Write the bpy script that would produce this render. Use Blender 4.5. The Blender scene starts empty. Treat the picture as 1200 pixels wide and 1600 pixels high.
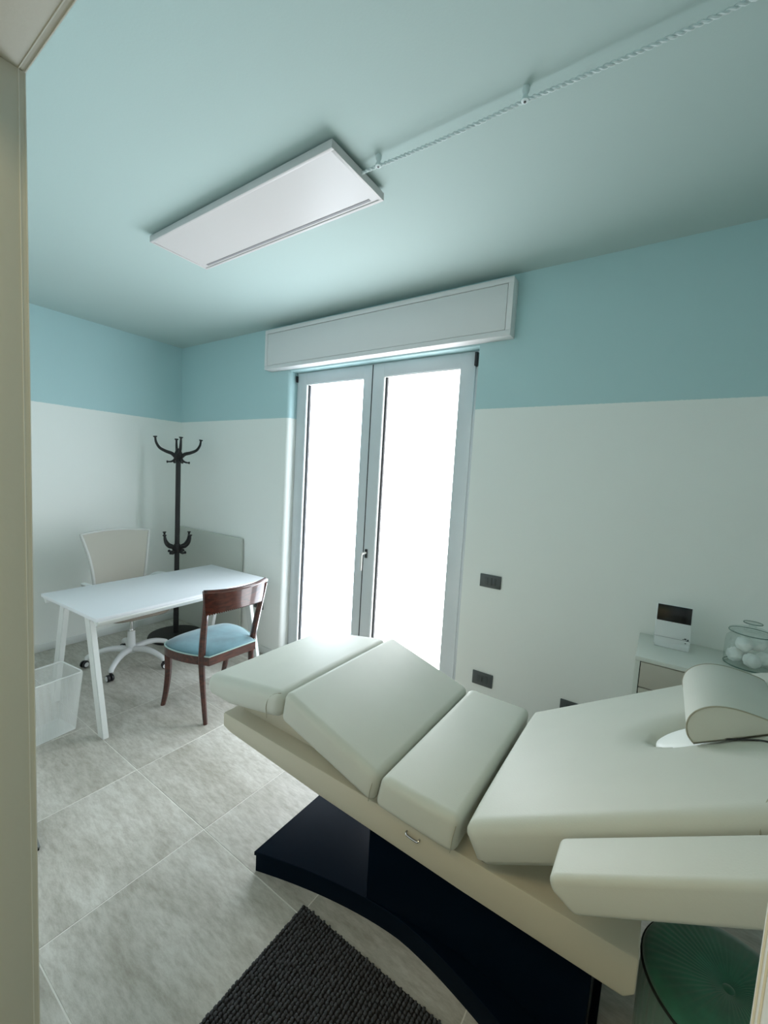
import bpy, bmesh, math, random
from mathutils import Vector, Matrix
random.seed(7)
PI = math.pi
S = bpy.context.scene
C = S.collection

# ------------------------------------------------------------------ camera
yaw, pitch, roll = -0.5931039, -0.0854442, 0.05741823
cp, sp, cy, sy = math.cos(pitch), math.sin(pitch), math.cos(yaw), math.sin(yaw)
fwd = Vector((sy*cp, cy*cp, sp)); rgt = Vector((cy, -sy, 0)); upv = rgt.cross(fwd)
r2 = rgt*math.cos(roll) + upv*math.sin(roll); u2 = -rgt*math.sin(roll) + upv*math.cos(roll)
cam_data = bpy.data.cameras.new('camera'); cam = bpy.data.objects.new('camera', cam_data); C.objects.link(cam)
m = Matrix((r2, u2, -fwd)).transposed().to_4x4(); m.translation = Vector((1.32687, -2.37411, 1.60546))
cam.matrix_world = m
cam_data.sensor_fit = 'HORIZONTAL'; cam_data.sensor_width = 36.0
cam_data.lens = 649.41/1200*36.0; cam_data.clip_start = 0.02
S.camera = cam

# ------------------------------------------------------------------ light
world = bpy.data.worlds.new('world'); S.world = world; world.use_nodes = True
bg = world.node_tree.nodes['Background']; bg.inputs[0].default_value = (0.75, 0.86, 1.0, 1); bg.inputs[1].default_value = 1.0
PANE = 7.7                      # daylight arriving through the frosted glass
lamp = bpy.data.lights.new('corridor_fill_light', 'AREA'); lamp.shape = 'RECTANGLE'; lamp.size = 1.2; lamp.size_y = 0.5  # unseen warm fill, added behind the doorway to lift the near sides
lamp.energy = 17; lamp.color = (1.0, 0.79, 0.47)
lo = bpy.data.objects.new('corridor_fill_light', lamp); C.objects.link(lo); lo.location = (0.75, -3.0, 2.70)
S.view_settings.view_transform = 'Standard'; S.view_settings.look = 'None'
S.view_settings.exposure = 0.0; S.view_settings.gamma = 1.0; S.view_settings.use_curve_mapping = False
S.cycles.max_bounces = 14; S.cycles.diffuse_bounces = 10; S.cycles.transparent_max_bounces = 16
S.cycles.use_denoising = True

# ------------------------------------------------------------------ materials
def lin(c):
    return tuple((x/12.92 if x <= 0.04045 else ((x+0.055)/1.055)**2.4) for x in c)
def newmat(name):
    mt = bpy.data.materials.new(name); mt.use_nodes = True
    nt = mt.node_tree; return mt, nt, nt.nodes['Principled BSDF']
def mat(name, srgb, rough=0.5, metal=0.0, noise=0.0, nscale=30.0, bump=0.0, bscale=80.0, coat=0.0, spec=0.5, sheen=0.0):
    mt, nt, b = newmat(name)
    c = lin(srgb)
    b.inputs['Base Color'].default_value = (*c, 1); b.inputs['Roughness'].default_value = rough
    b.inputs['Metallic'].default_value = metal; b.inputs['Coat Weight'].default_value = coat
    b.inputs['Specular IOR Level'].default_value = spec; b.inputs['Sheen Weight'].default_value = sheen
    if noise or bump:
        tc = nt.nodes.new('ShaderNodeTexCoord')
    if noise:
        n = nt.nodes.new('ShaderNodeTexNoise'); n.inputs['Scale'].default_value = nscale; n.inputs['Detail'].default_value = 4
        nt.links.new(tc.outputs['Object'], n.inputs['Vector'])
        r = nt.nodes.new('ShaderNodeValToRGB')
        r.color_ramp.elements[0].position = 0.3; r.color_ramp.elements[1].position = 0.7
        r.color_ramp.elements[0].color = (*[x*(1-noise) for x in c], 1); r.color_ramp.elements[1].color = (*[min(1, x*(1+noise)) for x in c], 1)
        nt.links.new(n.outputs['Fac'], r.inputs['Fac']); nt.links.new(r.outputs['Color'], b.inputs['Base Color'])
    if bump:
        n2 = nt.nodes.new('ShaderNodeTexNoise'); n2.inputs['Scale'].default_value = bscale; n2.inputs['Detail'].default_value = 5
        nt.links.new(tc.outputs['Object'], n2.inputs['Vector'])
        bp = nt.nodes.new('ShaderNodeBump'); bp.inputs['Strength'].default_value = bump; bp.inputs['Distance'].default_value = 0.002
        nt.links.new(n2.outputs['Fac'], bp.inputs['Height']); nt.links.new(bp.outputs['Normal'], b.inputs['Normal'])
    return mt

AQUA = (0.71, 0.825, 0.835); WHITE = (0.93, 0.935, 0.92)
def wall_material():
    mt, nt, b = newmat('wall_paint_two_tone')
    g = nt.nodes.new('ShaderNodeNewGeometry'); s = nt.nodes.new('ShaderNodeSeparateXYZ'); nt.links.new(g.outputs['Position'], s.inputs[0])
    n = nt.nodes.new('ShaderNodeTexNoise'); n.inputs['Scale'].default_value = 60; nt.links.new(g.outputs['Position'], n.inputs['Vector'])
    ma = nt.nodes.new('ShaderNodeMath'); ma.operation = 'MULTIPLY_ADD'; nt.links.new(n.outputs['Fac'], ma.inputs[0])
    ma.inputs[1].default_value = 0.006; nt.links.new(s.outputs['Z'], ma.inputs[2])
    gt = nt.nodes.new('ShaderNodeMath'); gt.operation = 'GREATER_THAN'; gt.inputs[1].default_value = 2.0365; nt.links.new(ma.outputs[0], gt.inputs[0])
    mx = nt.nodes.new('ShaderNodeMix'); mx.data_type = 'RGBA'; nt.links.new(gt.outputs[0], mx.inputs['Factor'])
    mx.inputs['A'].default_value = (*lin(WHITE), 1); mx.inputs['B'].default_value = (*lin(AQUA), 1)
    nt.links.new(mx.outputs['Result'], b.inputs['Base Color']); b.inputs['Roughness'].default_value = 0.75
    n2 = nt.nodes.new('ShaderNodeTexNoise'); n2.inputs['Scale'].default_value = 120; nt.links.new(g.outputs['Position'], n2.inputs['Vector'])
    bp = nt.nodes.new('ShaderNodeBump'); bp.inputs['Strength'].default_value = 0.15; bp.inputs['Distance'].default_value = 0.002
    nt.links.new(n2.outputs['Fac'], bp.inputs['Height']); nt.links.new(bp.outputs['Normal'], b.inputs['Normal'])
    return mt
def tile_material():
    mt, nt, b = newmat('stoneware_tile')
    tc = nt.nodes.new('ShaderNodeTexCoord'); oi = nt.nodes.new('ShaderNodeObjectInfo')
    ml = nt.nodes.new('ShaderNodeVectorMath'); ml.operation = 'SCALE'; cb = nt.nodes.new('ShaderNodeCombineXYZ')
    for k in range(3): nt.links.new(oi.outputs['Random'], cb.inputs[k])
    nt.links.new(cb.outputs[0], ml.inputs[0]); ml.inputs['Scale'].default_value = 40
    mp = nt.nodes.new('ShaderNodeMapping'); nt.links.new(tc.outputs['Object'], mp.inputs['Vector'])
    nt.links.new(ml.outputs[0], mp.inputs['Location']); mp.inputs['Scale'].default_value = (1.6, 5.5, 1); mp.inputs['Rotation'].default_value = (0, 0, 0.5)
    n1 = nt.nodes.new('ShaderNodeTexNoise'); n1.inputs['Scale'].default_value = 0.9; n1.inputs['Detail'].default_value = 8; n1.inputs['Roughness'].default_value = 0.62
    n1.inputs['Distortion'].default_value = 0.5
    nt.links.new(mp.outputs[0], n1.inputs['Vector'])
    n2 = nt.nodes.new('ShaderNodeTexNoise'); n2.inputs['Scale'].default_value = 9; n2.inputs['Detail'].default_value = 9; n2.inputs['Roughness'].default_value = 0.75
    nt.links.new(mp.outputs[0], n2.inputs['Vector'])
    r1 = nt.nodes.new('ShaderNodeValToRGB'); e = r1.color_ramp.elements
    e[0].position = 0.30; e[0].color = (*lin((0.65, 0.635, 0.59)), 1); e[1].position = 0.68; e[1].color = (*lin((0.80, 0.79, 0.76)), 1)
    nt.links.new(n1.outputs['Fac'], r1.inputs['Fac'])
    r2_ = nt.nodes.new('ShaderNodeValToRGB'); e = r2_.color_ramp.elements
    e[0].position = 0.36; e[0].color = (0.74, 0.72, 0.69, 1); e[1].position = 0.60; e[1].color = (1.03, 1.03, 1.03, 1)
    nt.links.new(n2.outputs['Fac'], r2_.inputs['Fac'])
    mx = nt.nodes.new('ShaderNodeMix'); mx.data_type = 'RGBA'; mx.blend_type = 'MULTIPLY'; mx.inputs['Factor'].default_value = 1
    nt.links.new(r1.outputs['Color'], mx.inputs['A']); nt.links.new(r2_.outputs['Color'], mx.inputs['B'])
    nt.links.new(mx.outputs['Result'], b.inputs['Base Color'])
    b.inputs['Roughness'].default_value = 0.42
    bp = nt.nodes.new('ShaderNodeBump'); bp.inputs['Strength'].default_value = 0.35; bp.inputs['Distance'].default_value = 0.002
    nt.links.new(n2.outputs['Fac'], bp.inputs['Height']); nt.links.new(bp.outputs['Normal'], b.inputs['Normal'])
    return mt
def pane_material(name, col):
    mt, nt, b = newmat(name)
    b.inputs['Base Color'].default_value = (0.8, 0.8, 0.8, 1); b.inputs['Roughness'].default_value = 0.35
    b.inputs['Emission Color'].default_value = (*col, 1); b.inputs['Emission Strength'].default_value = PANE
    return mt
def wood_material():
    mt, nt, b = newmat('mahogany')
    tc = nt.nodes.new('ShaderNodeTexCoord'); mp = nt.nodes.new('ShaderNodeMapping'); mp.inputs['Scale'].default_value = (14, 3, 14)
    nt.links.new(tc.outputs['Object'], mp.inputs['Vector'])
    n = nt.nodes.new('ShaderNodeTexNoise'); n.inputs['Scale'].default_value = 3; n.inputs['Detail'].default_value = 6; n.inputs['Distortion'].default_value = 1.2
    nt.links.new(mp.outputs[0], n.inputs['Vector'])
    r = nt.nodes.new('ShaderNodeValToRGB'); e = r.color_ramp.elements
    e[0].position = 0.3; e[0].color = (*lin((0.16, 0.075, 0.055)), 1); e[1].position = 0.75; e[1].color = (*lin((0.36, 0.17, 0.12)), 1)
    nt.links.new(n.outputs['Fac'], r.inputs['Fac']); nt.links.new(r.outputs['Color'], b.inputs['Base Color'])
    b.inputs['Roughness'].default_value = 0.28; b.inputs['Coat Weight'].default_value = 0.4
    return mt
def glass_material(name, col=(1, 1, 1), rough=0.0):
    mt, nt, b = newmat(name)
    nt.nodes.remove(b)
    out = nt.nodes['Material Output']
    tr = nt.nodes.new('ShaderNodeBsdfTransparent'); tr.inputs[0].default_value = (*col, 1)
    gl = nt.nodes.new('ShaderNodeBsdfGlossy'); gl.inputs['Roughness'].default_value = 0.03
    fr = nt.nodes.new('ShaderNodeLayerWeight'); fr.inputs['Blend'].default_value = 0.25
    sc = nt.nodes.new('ShaderNodeMath'); sc.operation = 'MULTIPLY_ADD'; sc.inputs[1].default_value = 0.35; sc.inputs[2].default_value = 0.05; nt.links.new(fr.outputs['Facing'], sc.inputs[0])
    mx = nt.nodes.new('ShaderNodeMixShader'); nt.links.new(sc.outputs[0], mx.inputs[0])
    nt.links.new(tr.outputs[0], mx.inputs[1]); nt.links.new(gl.outputs[0], mx.inputs[2]); nt.links.new(mx.outputs[0], out.inputs['Surface'])
    return mt

M = dict(
    wall=wall_material(), ceil=mat('aqua_ceiling_paint', (0.70, 0.77, 0.758), 0.8, bump=0.1, bscale=150), tile=tile_material(),
    grout=mat('grout', (0.87, 0.86, 0.83), 0.9), trim=mat('white_trim', (0.86, 0.87, 0.86), 0.4),
    jamb=mat('painted_door_lining', (0.80, 0.80, 0.77), 0.5, bump=0.15), frame=mat('window_frame_grey_white', (0.80, 0.82, 0.83), 0.4, bump=0.08),
    gasket=mat('black_gasket', (0.08, 0.09, 0.10), 0.6), paneL=pane_material('frosted_pane_cool', (0.82, 0.91, 1.0)), paneR=pane_material('frosted_pane_warm', (0.92, 0.95, 0.99)),
    box=mat('shutter_box_white', (0.885, 0.875, 0.875), 0.45), panel=mat('lamp_panel_white', (0.80, 0.78, 0.775), 0.4), slot=mat('grey_slot', (0.55, 0.54, 0.55), 0.6),
    cable=mat('white_fabric_cable', (0.82, 0.86, 0.86), 0.8), dark=mat('dark_metal', (0.12, 0.12, 0.13), 0.4),
    leather=mat('cream_leatherette', (0.75, 0.76, 0.72), 0.50, bump=0.12, bscale=220, noise=0.015, nscale=9, spec=0.3), seam=mat('seam_thread', (0.62, 0.61, 0.54), 0.8),
    cream=mat('cream_lacquer', (0.73, 0.71, 0.635), 0.5, bump=0.1), black=mat('black_laminate', (0.025, 0.07, 0.115), 0.30, bump=0.05, bscale=40, spec=0.03),  # black plinth: the window's blue sheen is put into its base colour
    plug=mat('white_leatherette', (0.93, 0.94, 0.93), 0.4), chrome=mat('chrome', (0.85, 0.85, 0.85), 0.15, 1.0),
    desk=mat('white_desk', (0.86, 0.87, 0.885), 0.35), deskleg=mat('white_metal', (0.86, 0.87, 0.86), 0.4),
    wood=wood_material(), velvet=mat('blue_velvet', (0.32, 0.48, 0.52), 0.7, noise=0.32, nscale=7, sheen=0.45), piping=mat('pale_piping', (0.62, 0.72, 0.70), 0.7),
    mesh=mat('beige_mesh_fabric', (0.68, 0.665, 0.62), 0.85, bump=0.4, bscale=400), seatfab=mat('taupe_seat', (0.52, 0.48, 0.43), 0.85),
    plastic=mat('white_plastic', (0.85, 0.86, 0.86), 0.4), greyplastic=mat('pale_grey_plastic', (0.72, 0.72, 0.70), 0.45),
    rack=mat('black_lacquered_rack', (0.055, 0.05, 0.05), 0.5), board=mat('grey_board', (0.76, 0.77, 0.74), 0.5),
    plate=mat('anthracite_plate', (0.30, 0.32, 0.32), 0.45), hole=mat('socket_hole', (0.05, 0.05, 0.05), 0.8), key=mat('anthracite_key', (0.27, 0.29, 0.29), 0.35),
    wire=mat('white_wire', (0.88, 0.89, 0.88), 0.5), rug=mat('charcoal_chenille', (0.27, 0.275, 0.29), 0.95, noise=0.25, nscale=120), rugbase=mat('charcoal_backing', (0.12, 0.12, 0.125), 0.95),
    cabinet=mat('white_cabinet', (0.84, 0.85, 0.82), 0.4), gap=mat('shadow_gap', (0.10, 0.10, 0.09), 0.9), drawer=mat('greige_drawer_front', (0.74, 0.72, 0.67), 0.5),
    screen=mat('black_screen', (0.02, 0.02, 0.025), 0.15), ink=mat('dark_grey_print', (0.25, 0.28, 0.28), 0.7),
    glass=glass_material('clear_glass', (0.93, 0.96, 0.95)), glassrim=mat('green_glass_edge', (0.36, 0.46, 0.42), 0.15), cotton=mat('cotton_wool', (0.95, 0.95, 0.94), 1.0, bump=0.8, bscale=60),
    green=mat('green_velvet', (0.09, 0.36, 0.27), 0.75, noise=0.2, nscale=25, sheen=0.5), greenside=mat('grey_green_velvet', (0.30, 0.42, 0.37), 0.8, sheen=0.3), greenpipe=mat('dark_green_piping', (0.02, 0.08, 0.06), 0.7),
    grey=mat('dark_grey_top', (0.42, 0.43, 0.42), 0.5), out=mat('balcony_plaster', (0.86, 0.80, 0.74), 0.9),
)

# ------------------------------------------------------------------ helpers
def shade(bm, ang=38):
    bm.normal_update()
    for f in bm.faces: f.smooth = True
    for e in bm.edges:
        e.smooth = (len(e.link_faces) == 2 and e.calc_face_angle(0) < math.radians(ang))
def obj(name, bm, mt, parent=None, world=True, smooth=True, ang=38):
    if parent is not None and world:
        bm.transform(parent_matrix(parent).inverted())
    if smooth: shade(bm, ang)
    me = bpy.data.meshes.new(name); bm.to_mesh(me); bm.free()
    for x in (mt if isinstance(mt, (list, tuple)) else [mt]): me.materials.append(x)
    o = bpy.data.objects.new(name, me); C.objects.link(o)
    if parent is not None: o.parent = parent
    return o
def parent_matrix(p):
    mt = Matrix.Identity(4)
    while p is not None:
        mt = Matrix.Translation(p.location) @ p.rotation_euler.to_matrix().to_4x4() @ mt; p = p.parent
    return mt
def tag(o, label, cat, group=None):
    o['label'] = label; o['category'] = cat
    if group: o['group'] = group
    return o
def thing(name, label, cat, loc=(0, 0, 0), rz=0, group=None):
    o = bpy.data.objects.new(name, None); C.objects.link(o); o.empty_display_size = 0.1
    o.location = loc; o.rotation_euler = (0, 0, rz); return tag(o, label, cat, group)
def struct(name, bm, mt, parent=None):
    o = obj(name, bm, mt, parent)
    if parent is None: o['kind'] = 'structure'
    return o
def new(): return bmesh.new()
def box(bm, x0, x1, y0, y1, z0, z1, bev=0, seg=2, mtx=None):
    b = bmesh.new()
    bmesh.ops.create_cube(b, size=1)
    for v in b.verts:
        v.co = Vector(((x0+x1)/2 + v.co.x*(x1-x0), (y0+y1)/2 + v.co.y*(y1-y0), (z0+z1)/2 + v.co.z*(z1-z0)))
    if bev: bmesh.ops.bevel(b, geom=b.edges[:], offset=bev, segments=seg, profile=0.5, affect='EDGES')
    if mtx: b.transform(mtx)
    join(bm, b); return bm
def join(bm, b):
    me = bpy.data.meshes.new('tmp'); b.to_mesh(me); b.free(); bm.from_mesh(me); bpy.data.meshes.remove(me)
def B(*a, **k): return box(new(), *a, **k)
def prism(poly, a, b_, axis='y', bev=0, seg=3, bm=None):
    """poly: list of 2D pts (other two axes in order), extruded from a to b_ along axis"""
    b = bmesh.new()
    def P(p, t):
        return {'y': (p[0], t, p[1]), 'z': (p[0], p[1], t), 'x': (t, p[0], p[1])}[axis]
    v0 = [b.verts.new(P(p, a)) for p in poly]; v1 = [b.verts.new(P(p, b_)) for p in poly]
    b.faces.new(v0); b.faces.new(v1[::-1]); n = len(poly)
    for i in range(n): b.faces.new((v0[i], v1[i], v1[(i+1) % n], v0[(i+1) % n]))
    bmesh.ops.recalc_face_normals(b, faces=b.faces[:])
    if bev: bmesh.ops.bevel(b, geom=b.edges[:], offset=bev, segments=seg, profile=0.5, affect='EDGES', clamp_overlap=True)
    bm = bm or new(); join(bm, b); return bm
def tube(bm, pts, rad, n=10, flat=None, closed=False):
    """tube through points; rad scalar or list; flat=(sx,sy) cross-section scaling"""
    pts = [Vector(p) for p in pts]; N = len(pts)
    rad = rad if isinstance(rad, (list, tuple)) else [rad]*N
    sx, sz = flat or (1, 1)
    def tan(i):
        if closed: return (pts[(i+1) % N]-pts[(i-1) % N]).normalized()
        return (pts[min(i+1, N-1)]-pts[max(i-1, 0)]).normalized()
    t = tan(0); ref = Vector((0, 0, 1)) if abs(t.z) < 0.9 else Vector((0, 1, 0))
    nrm = (ref - t*ref.dot(t)).normalized(); rings = []
    for i in range(N):
        t = tan(i); nrm = (nrm - t*nrm.dot(t)).normalized(); bi = t.cross(nrm)
        rings.append([bm.verts.new(pts[i] + (nrm*math.cos(2*PI*k/n)*sz + bi*math.sin(2*PI*k/n)*sx)*rad[i]) for k in range(n)])
    rng = range(N if closed else N-1)
    for i in rng:
        a, b_ = rings[i], rings[(i+1) % N]
        for k in range(n): bm.faces.new((a[k], a[(k+1) % n], b_[(k+1) % n], b_[k]))
    if not closed:
        bm.faces.new(rings[0][::-1]); bm.faces.new(rings[-1])
    return bm
def lathe(bm, prof, c=(0, 0), n=32):
    """prof [(r,z)]"""
    rings = []
    for r, z in prof:
        if r < 1e-5: rings.append([bm.verts.new((c[0], c[1], z))])
        else: rings.append([bm.verts.new((c[0]+r*math.cos(2*PI*k/n), c[1]+r*math.sin(2*PI*k/n), z)) for k in range(n)])
    for a, b_ in zip(rings, rings[1:]):
        for k in range(n):
            k2 = (k+1) % n
            if len(a) == 1 and len(b_) == 1: continue
            if len(a) == 1: bm.faces.new((a[0], b_[k2], b_[k]))
            elif len(b_) == 1: bm.faces.new((a[k], a[k2], b_[0]))
            else: bm.faces.new((a[k], a[k2], b_[k2], b_[k]))
    bmesh.ops.recalc_face_normals(bm, faces=bm.faces[:]); return bm
def spline(pts, n=8):
    """Catmull-Rom resample of points (any dimension tuples)"""
    P = [pts[0]] + list(pts) + [pts[-1]]; out = []
    for i in range(1, len(P)-2):
        for k in range(n):
            t = k/n; o = []
            for a, b_, c_, d in zip(P[i-1], P[i], P[i+1], P[i+2]):
                o.append(0.5*((2*b_)+(-a+c_)*t+(2*a-5*b_+4*c_-d)*t*t+(-a+3*b_-3*c_+d)*t**3))
            out.append(tuple(o))
    out.append(tuple(pts[-1])); return out

# ------------------------------------------------------------------ room shell
H = 2.766; XL, XR, YB = -2.825, 2.35, -2.1755; YB2 = -2.29
# floor: grout bed with every tile as its own piece
YC = -3.75                                     # far side of the corridor
floor = struct('floor', B(XL-0.15, XR+0.15, YC-0.1, 0.0, -0.06, -0.0012), M['grout'])
xs = [-1.427+0.6*k for k in range(-3, 8)]; ys = [-1.353+0.6*k for k in range(-5, 4)]
tile_cache = {}
for i in range(len(xs)-1):
    for j in range(len(ys)-1):
        x0, x1 = max(xs[i], XL), min(xs[i+1], XR); y0, y1 = max(ys[j], YC), min(ys[j+1], 0.0)
        if x1-x0 < 0.02 or y1-y0 < 0.02: continue
        w, d = round(x1-x0-0.0042, 4), round(y1-y0-0.0042, 4)
        if (w, d) not in tile_cache:
            b = B(-w/2, w/2, -d/2, d/2, -0.008, 0.0, bev=0.0006, seg=1)
            o = obj('tile', b, M['tile'], floor, world=False); tile_cache[(w, d)] = o
        else:
            o = tile_cache[(w, d)].copy(); C.objects.link(o)
        o.location = ((x0+x1)/2, (y0+y1)/2, 0.0)
struct('ceiling', B(XL-0.15, XR+0.15, YC-0.1, 0.3, H, H+0.1), M['ceil'])
# window opening
WX0, WX1, WZ = -1.255, 0.338, 2.402
wb = new()
R_ = 0.035; rounded = [(WX0, 0.3)]                 # rounded plaster corner on the left of the opening
rounded += [(WX0, R_)] + [(WX0 - R_ + R_*math.cos(a), R_ - R_*math.sin(a)) for a in [PI/2*k/6 for k in range(1, 7)]]
left_poly = [(XL-0.15, 0.3), (XL-0.15, 0.0)] + rounded[::-1]
prism(left_poly, 0, H, 'z', bm=wb)
box(wb, WX1, XR+0.15, 0, 0.3, 0, H)
box(wb, WX0-0.0001, WX1+0.0001, 0, 0.3, WZ, H)
struct('wall_window_side', wb, M['wall'])
struct('wall_left', B(XL-0.15, XL, YC-0.1, 0.0, 0, H), M['wall'])
struct('wall_right', B(XR, XR+0.15, YC-0.1, 0.0, 0, H), M['wall'])
DX0, DX1, DZ = 0.588, 1.374, 2.100
wb = new(); box(wb, XL, DX0-0.03, YB2, YB, 0, H); box(wb, DX1+0.03, XR, YB2, YB, 0, H); box(wb, DX0-0.03, DX1+0.03, YB2, YB, DZ+0.03, H)
struct('wall_back', wb, M['wall'])
struct('wall_corridor', B(XL, XR, YC-0.1, YC, 0, H), M['wall'])
# baseboards
def baseboard(name, x0, x1, y0, y1):
    struct(name, B(x0, x1, y0, y1, 0, 0.065, bev=0.003), M['trim'])
baseboard('baseboard_left', XL, XL+0.012, YB, -0.001)
baseboard('baseboard_window_left', XL+0.012, WX0-0.035, -0.012, -0.0005)
baseboard('baseboard_window_right', WX1, XR, -0.012, -0.0005)
# door lining round the camera's doorway
dl = bpy.data.objects.new('door_1', None); C.objects.link(dl); dl['kind'] = 'structure'
def lining(x0, x1, z0, z1, inx, nm):
    b = new(); box(b, x0, x1, YB2-0.005, YB, z0, z1, bev=0.0004); obj(nm, b, M['jamb'], dl)
lining(DX0-0.03, DX0, 0, DZ, 1, 'jamb_left'); lining(DX1, DX1+0.03, 0, DZ, -1, 'jamb_right'); lining(DX0-0.03, DX1+0.03, DZ, DZ+0.03, 0, 'head_lining')
b = new(); box(b, DX0-0.07, DX0, YB, -2.168, 0, DZ, bev=0.0012); obj('casing', b, M['jamb'], dl)
b = new(); box(b, DX1, DX1+0.07, YB, -2.168, 0, DZ, bev=0.0012); obj('casing', b, M['jamb'], dl)
b = new(); box(b, DX0-0.07, DX1+0.07, YB, -2.168, DZ+0.0005, DZ+0.07, bev=0.0012); obj('casing', b, M['jamb'], dl)

for y in (YB+0.0004, -2.1684):  # white strips put in for the glints along the lining's edges
    b = new(); box(b, DX0-0.001, DX0+0.0007, y-0.0006, y+0.0006, 0, DZ); box(b, DX1-0.0007, DX1+0.001, y-0.0006, y+0.0006, 0, DZ); box(b, DX0+0.0007, DX1-0.0007, y-0.0006, y+0.0006, DZ-0.0007, DZ+0.001)
    obj('edge_strip', b, M['trim'], dl, smooth=False)

# ------------------------------------------------------------------ balcony door (window_1)
win = bpy.data.objects.new('window_1', None); C.objects.link(win); win['kind'] = 'structure'
FY = 0.07
def rect_frame(x0, x1, z0, z1, w, y0, y1, wb=None, bev=0.003):
    wb = w if wb is None else wb; b = new()
    box(b, x0, x0+w, y0, y1, z0, z1, bev=bev); box(b, x1-w, x1, y0, y1, z0, z1, bev=bev)
    box(b, x0+w-0.001, x1-w+0.001, y0+0.0003, y1, z1-w, z1, bev=bev); box(b, x0+w-0.001, x1-w+0.001, y0+0.0003, y1, z0, z0+wb, bev=bev)
    return b
obj('outer_frame', rect_frame(WX0, WX1, 0.0, WZ, 0.05, FY+0.012, FY+0.09), M['frame'], win)
def sash(x0, x1, z0, z1, gl, gr, gt, gb, pane):
    b = new()
    box(b, x0, gl, FY, FY+0.07, z0, z1, bev=0.004); box(b, gr, x1, FY, FY+0.07, z0, z1, bev=0.004)
    box(b, gl-0.003, gr+0.003, FY+0.0004, FY+0.07, gt, z1, bev=0.003); box(b, gl-0.003, gr+0.003, FY+0.0004, FY+0.07, z0, gb, bev=0.003)
    s = obj('sash', b, M['frame'], win)
    g = new()
    t = 0.0035; box(g, gl-0.001, gl+0.017, FY+0.022, FY+0.05, gb, gt); box(g, gr-t, gr+0.001, FY+0.03, FY+0.05, gb, gt)
    obj('gasket', g, M['gasket'], s)
    edge_strip = new(); box(edge_strip, gl-0.0005, gl+0.004, FY+0.004, FY+0.022, gb, gt); box(edge_strip, gl, gr, FY+0.006, FY+0.04, gt-0.006, gt+0.0005)
    obj('glazing_bead', edge_strip, M['trim'], s)
    obj('frosted_pane', B(gl-0.002, gr+0.002, FY+0.040, FY+0.048, gb-0.002, gt+0.002), pane, s, smooth=False)
    return s
SZ0, SZ1 = 0.025, 2.392
sL = sash(-1.235, -0.487, SZ0, SZ1, -1.140, -0.566, 2.305, 0.14, M['paneL'])
sR = sash(-0.483, 0.290, SZ0, SZ1, -0.387, 0.190, 2.305, 0.14, M['paneR'])
b = new(); box(b, -0.4885, -0.482, FY-0.001, FY+0.01, SZ0, SZ1); obj('meeting_gap', b, M['gasket'], win)
for x, z0, z1 in ((0.296, 2.306, 2.388), (0.296, 0.06, 0.14), (-1.243, 2.325, 2.375), (-1.243, 0.06, 0.11)):
    b = new(); w = 0.009 if x > 0 else 0.003
    box(b, x-w, x+w, FY-0.016, FY+0.02, z0, z1, bev=0.003); box(b, x+w*0.2, x+w*0.8, FY-0.02, FY-0.012, z0+0.01, z1-0.01, bev=0.001)
    obj('hinge', b, M['dark'], win)
hd = new(); box(hd, -0.468, -0.444, FY-0.010, FY, 1.0, 1.066, bev=0.006, seg=3)
h0 = obj('handle_plate', hd, M['dark'], sR)
tb = new(); tube(tb, spline([(-0.456, FY-0.008, 1.038), (-0.456, FY-0.045, 1.038), (-0.458, FY-0.055, 1.030), (-0.459, FY-0.055, 0.99), (-0.459, FY-0.055, 0.915)], 5), 0.0085, 10)
obj('handle', tb, M['greyplastic'], sR)
obj('threshold', B(WX0, WX1, -0.0, 0.30, -0.02, 0.012, bev=0.002), M['trim'], win)
# shutter box above the door
sb = bpy.data.objects.new('trim_1', None); C.objects.link(sb); sb['kind'] = 'structure'; sb['label'] = 'white roller shutter box above the balcony door'
bx0, bx1, bz0, bz1, by = -1.475, 0.540, 2.412, 2.722, -0.08
b = new(); box(b, bx0, bx1, by+0.012, 0.0, bz0, bz1, bev=0.004)
obj('box_body', b, M['box'], sb)
g = 0.030
b = new(); box(b, bx0, bx1, by, by+0.012, bz1-g, bz1, bev=0.002); box(b, bx0, bx1, by, by+0.012, bz0, bz0+g, bev=0.002)
box(b, bx0, bx0+g, by, by+0.012, bz0+g, bz1-g, bev=0.001); box(b, bx1-g, bx1, by, by+0.012, bz0+g, bz1-g, bev=0.001)
obj('front_frame', b, M['box'], sb)
obj('inspection_panel', B(bx0+g+0.003, bx1-g-0.003, by+0.001, by+0.0125, bz0+g+0.002, bz1-g-0.004, bev=0.001), M['box'], sb)
# balcony just outside the glass
struct('trim_2', B(WX0-1.5, WX1+1.5, 0.3, 1.8, -0.12, -0.01), M['out'])

# ------------------------------------------------------------------ ceiling lamp panel and cable
t = thing('ceiling_light', 'slim white rectangular light panel mounted on the aqua ceiling', 'ceiling light', (-0.345, -1.09, 2.72))
px0, px1, py0, py1 = -0.965, 0.262, -1.245, -0.925
b = new(); z0, z1 = 2.722, 2.752
box(b, px0, px1, py0, py0+0.014, z0, z1, bev=0.002); box(b, px0, px1, py1-0.014, py1, z0, z1, bev=0.002)
box(b, px0, px0+0.014, py0+0.014, py1-0.014, z0, z1, bev=0.001); box(b, px1-0.014, px1, py0+0.014, py1-0.014, z0, z1, bev=0.001)
obj('frame', b, M['panel'], t)
obj('diffuser', B(px0+0.0145, px1-0.0145, py0+0.0145, py1-0.0145, z0+0.003, z1-0.004), M['panel'], t)
obj('slot', B(px0+0.05, px1-0.05, py1-0.036, py1-0.024, z0+0.0015, z0+0.0035), M['slot'], t)
obj('mounting_plate', B(px0+0.12, px1-0.12, py0+0.08, py1-0.08, z1-0.004, H), M['panel'], t)
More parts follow.
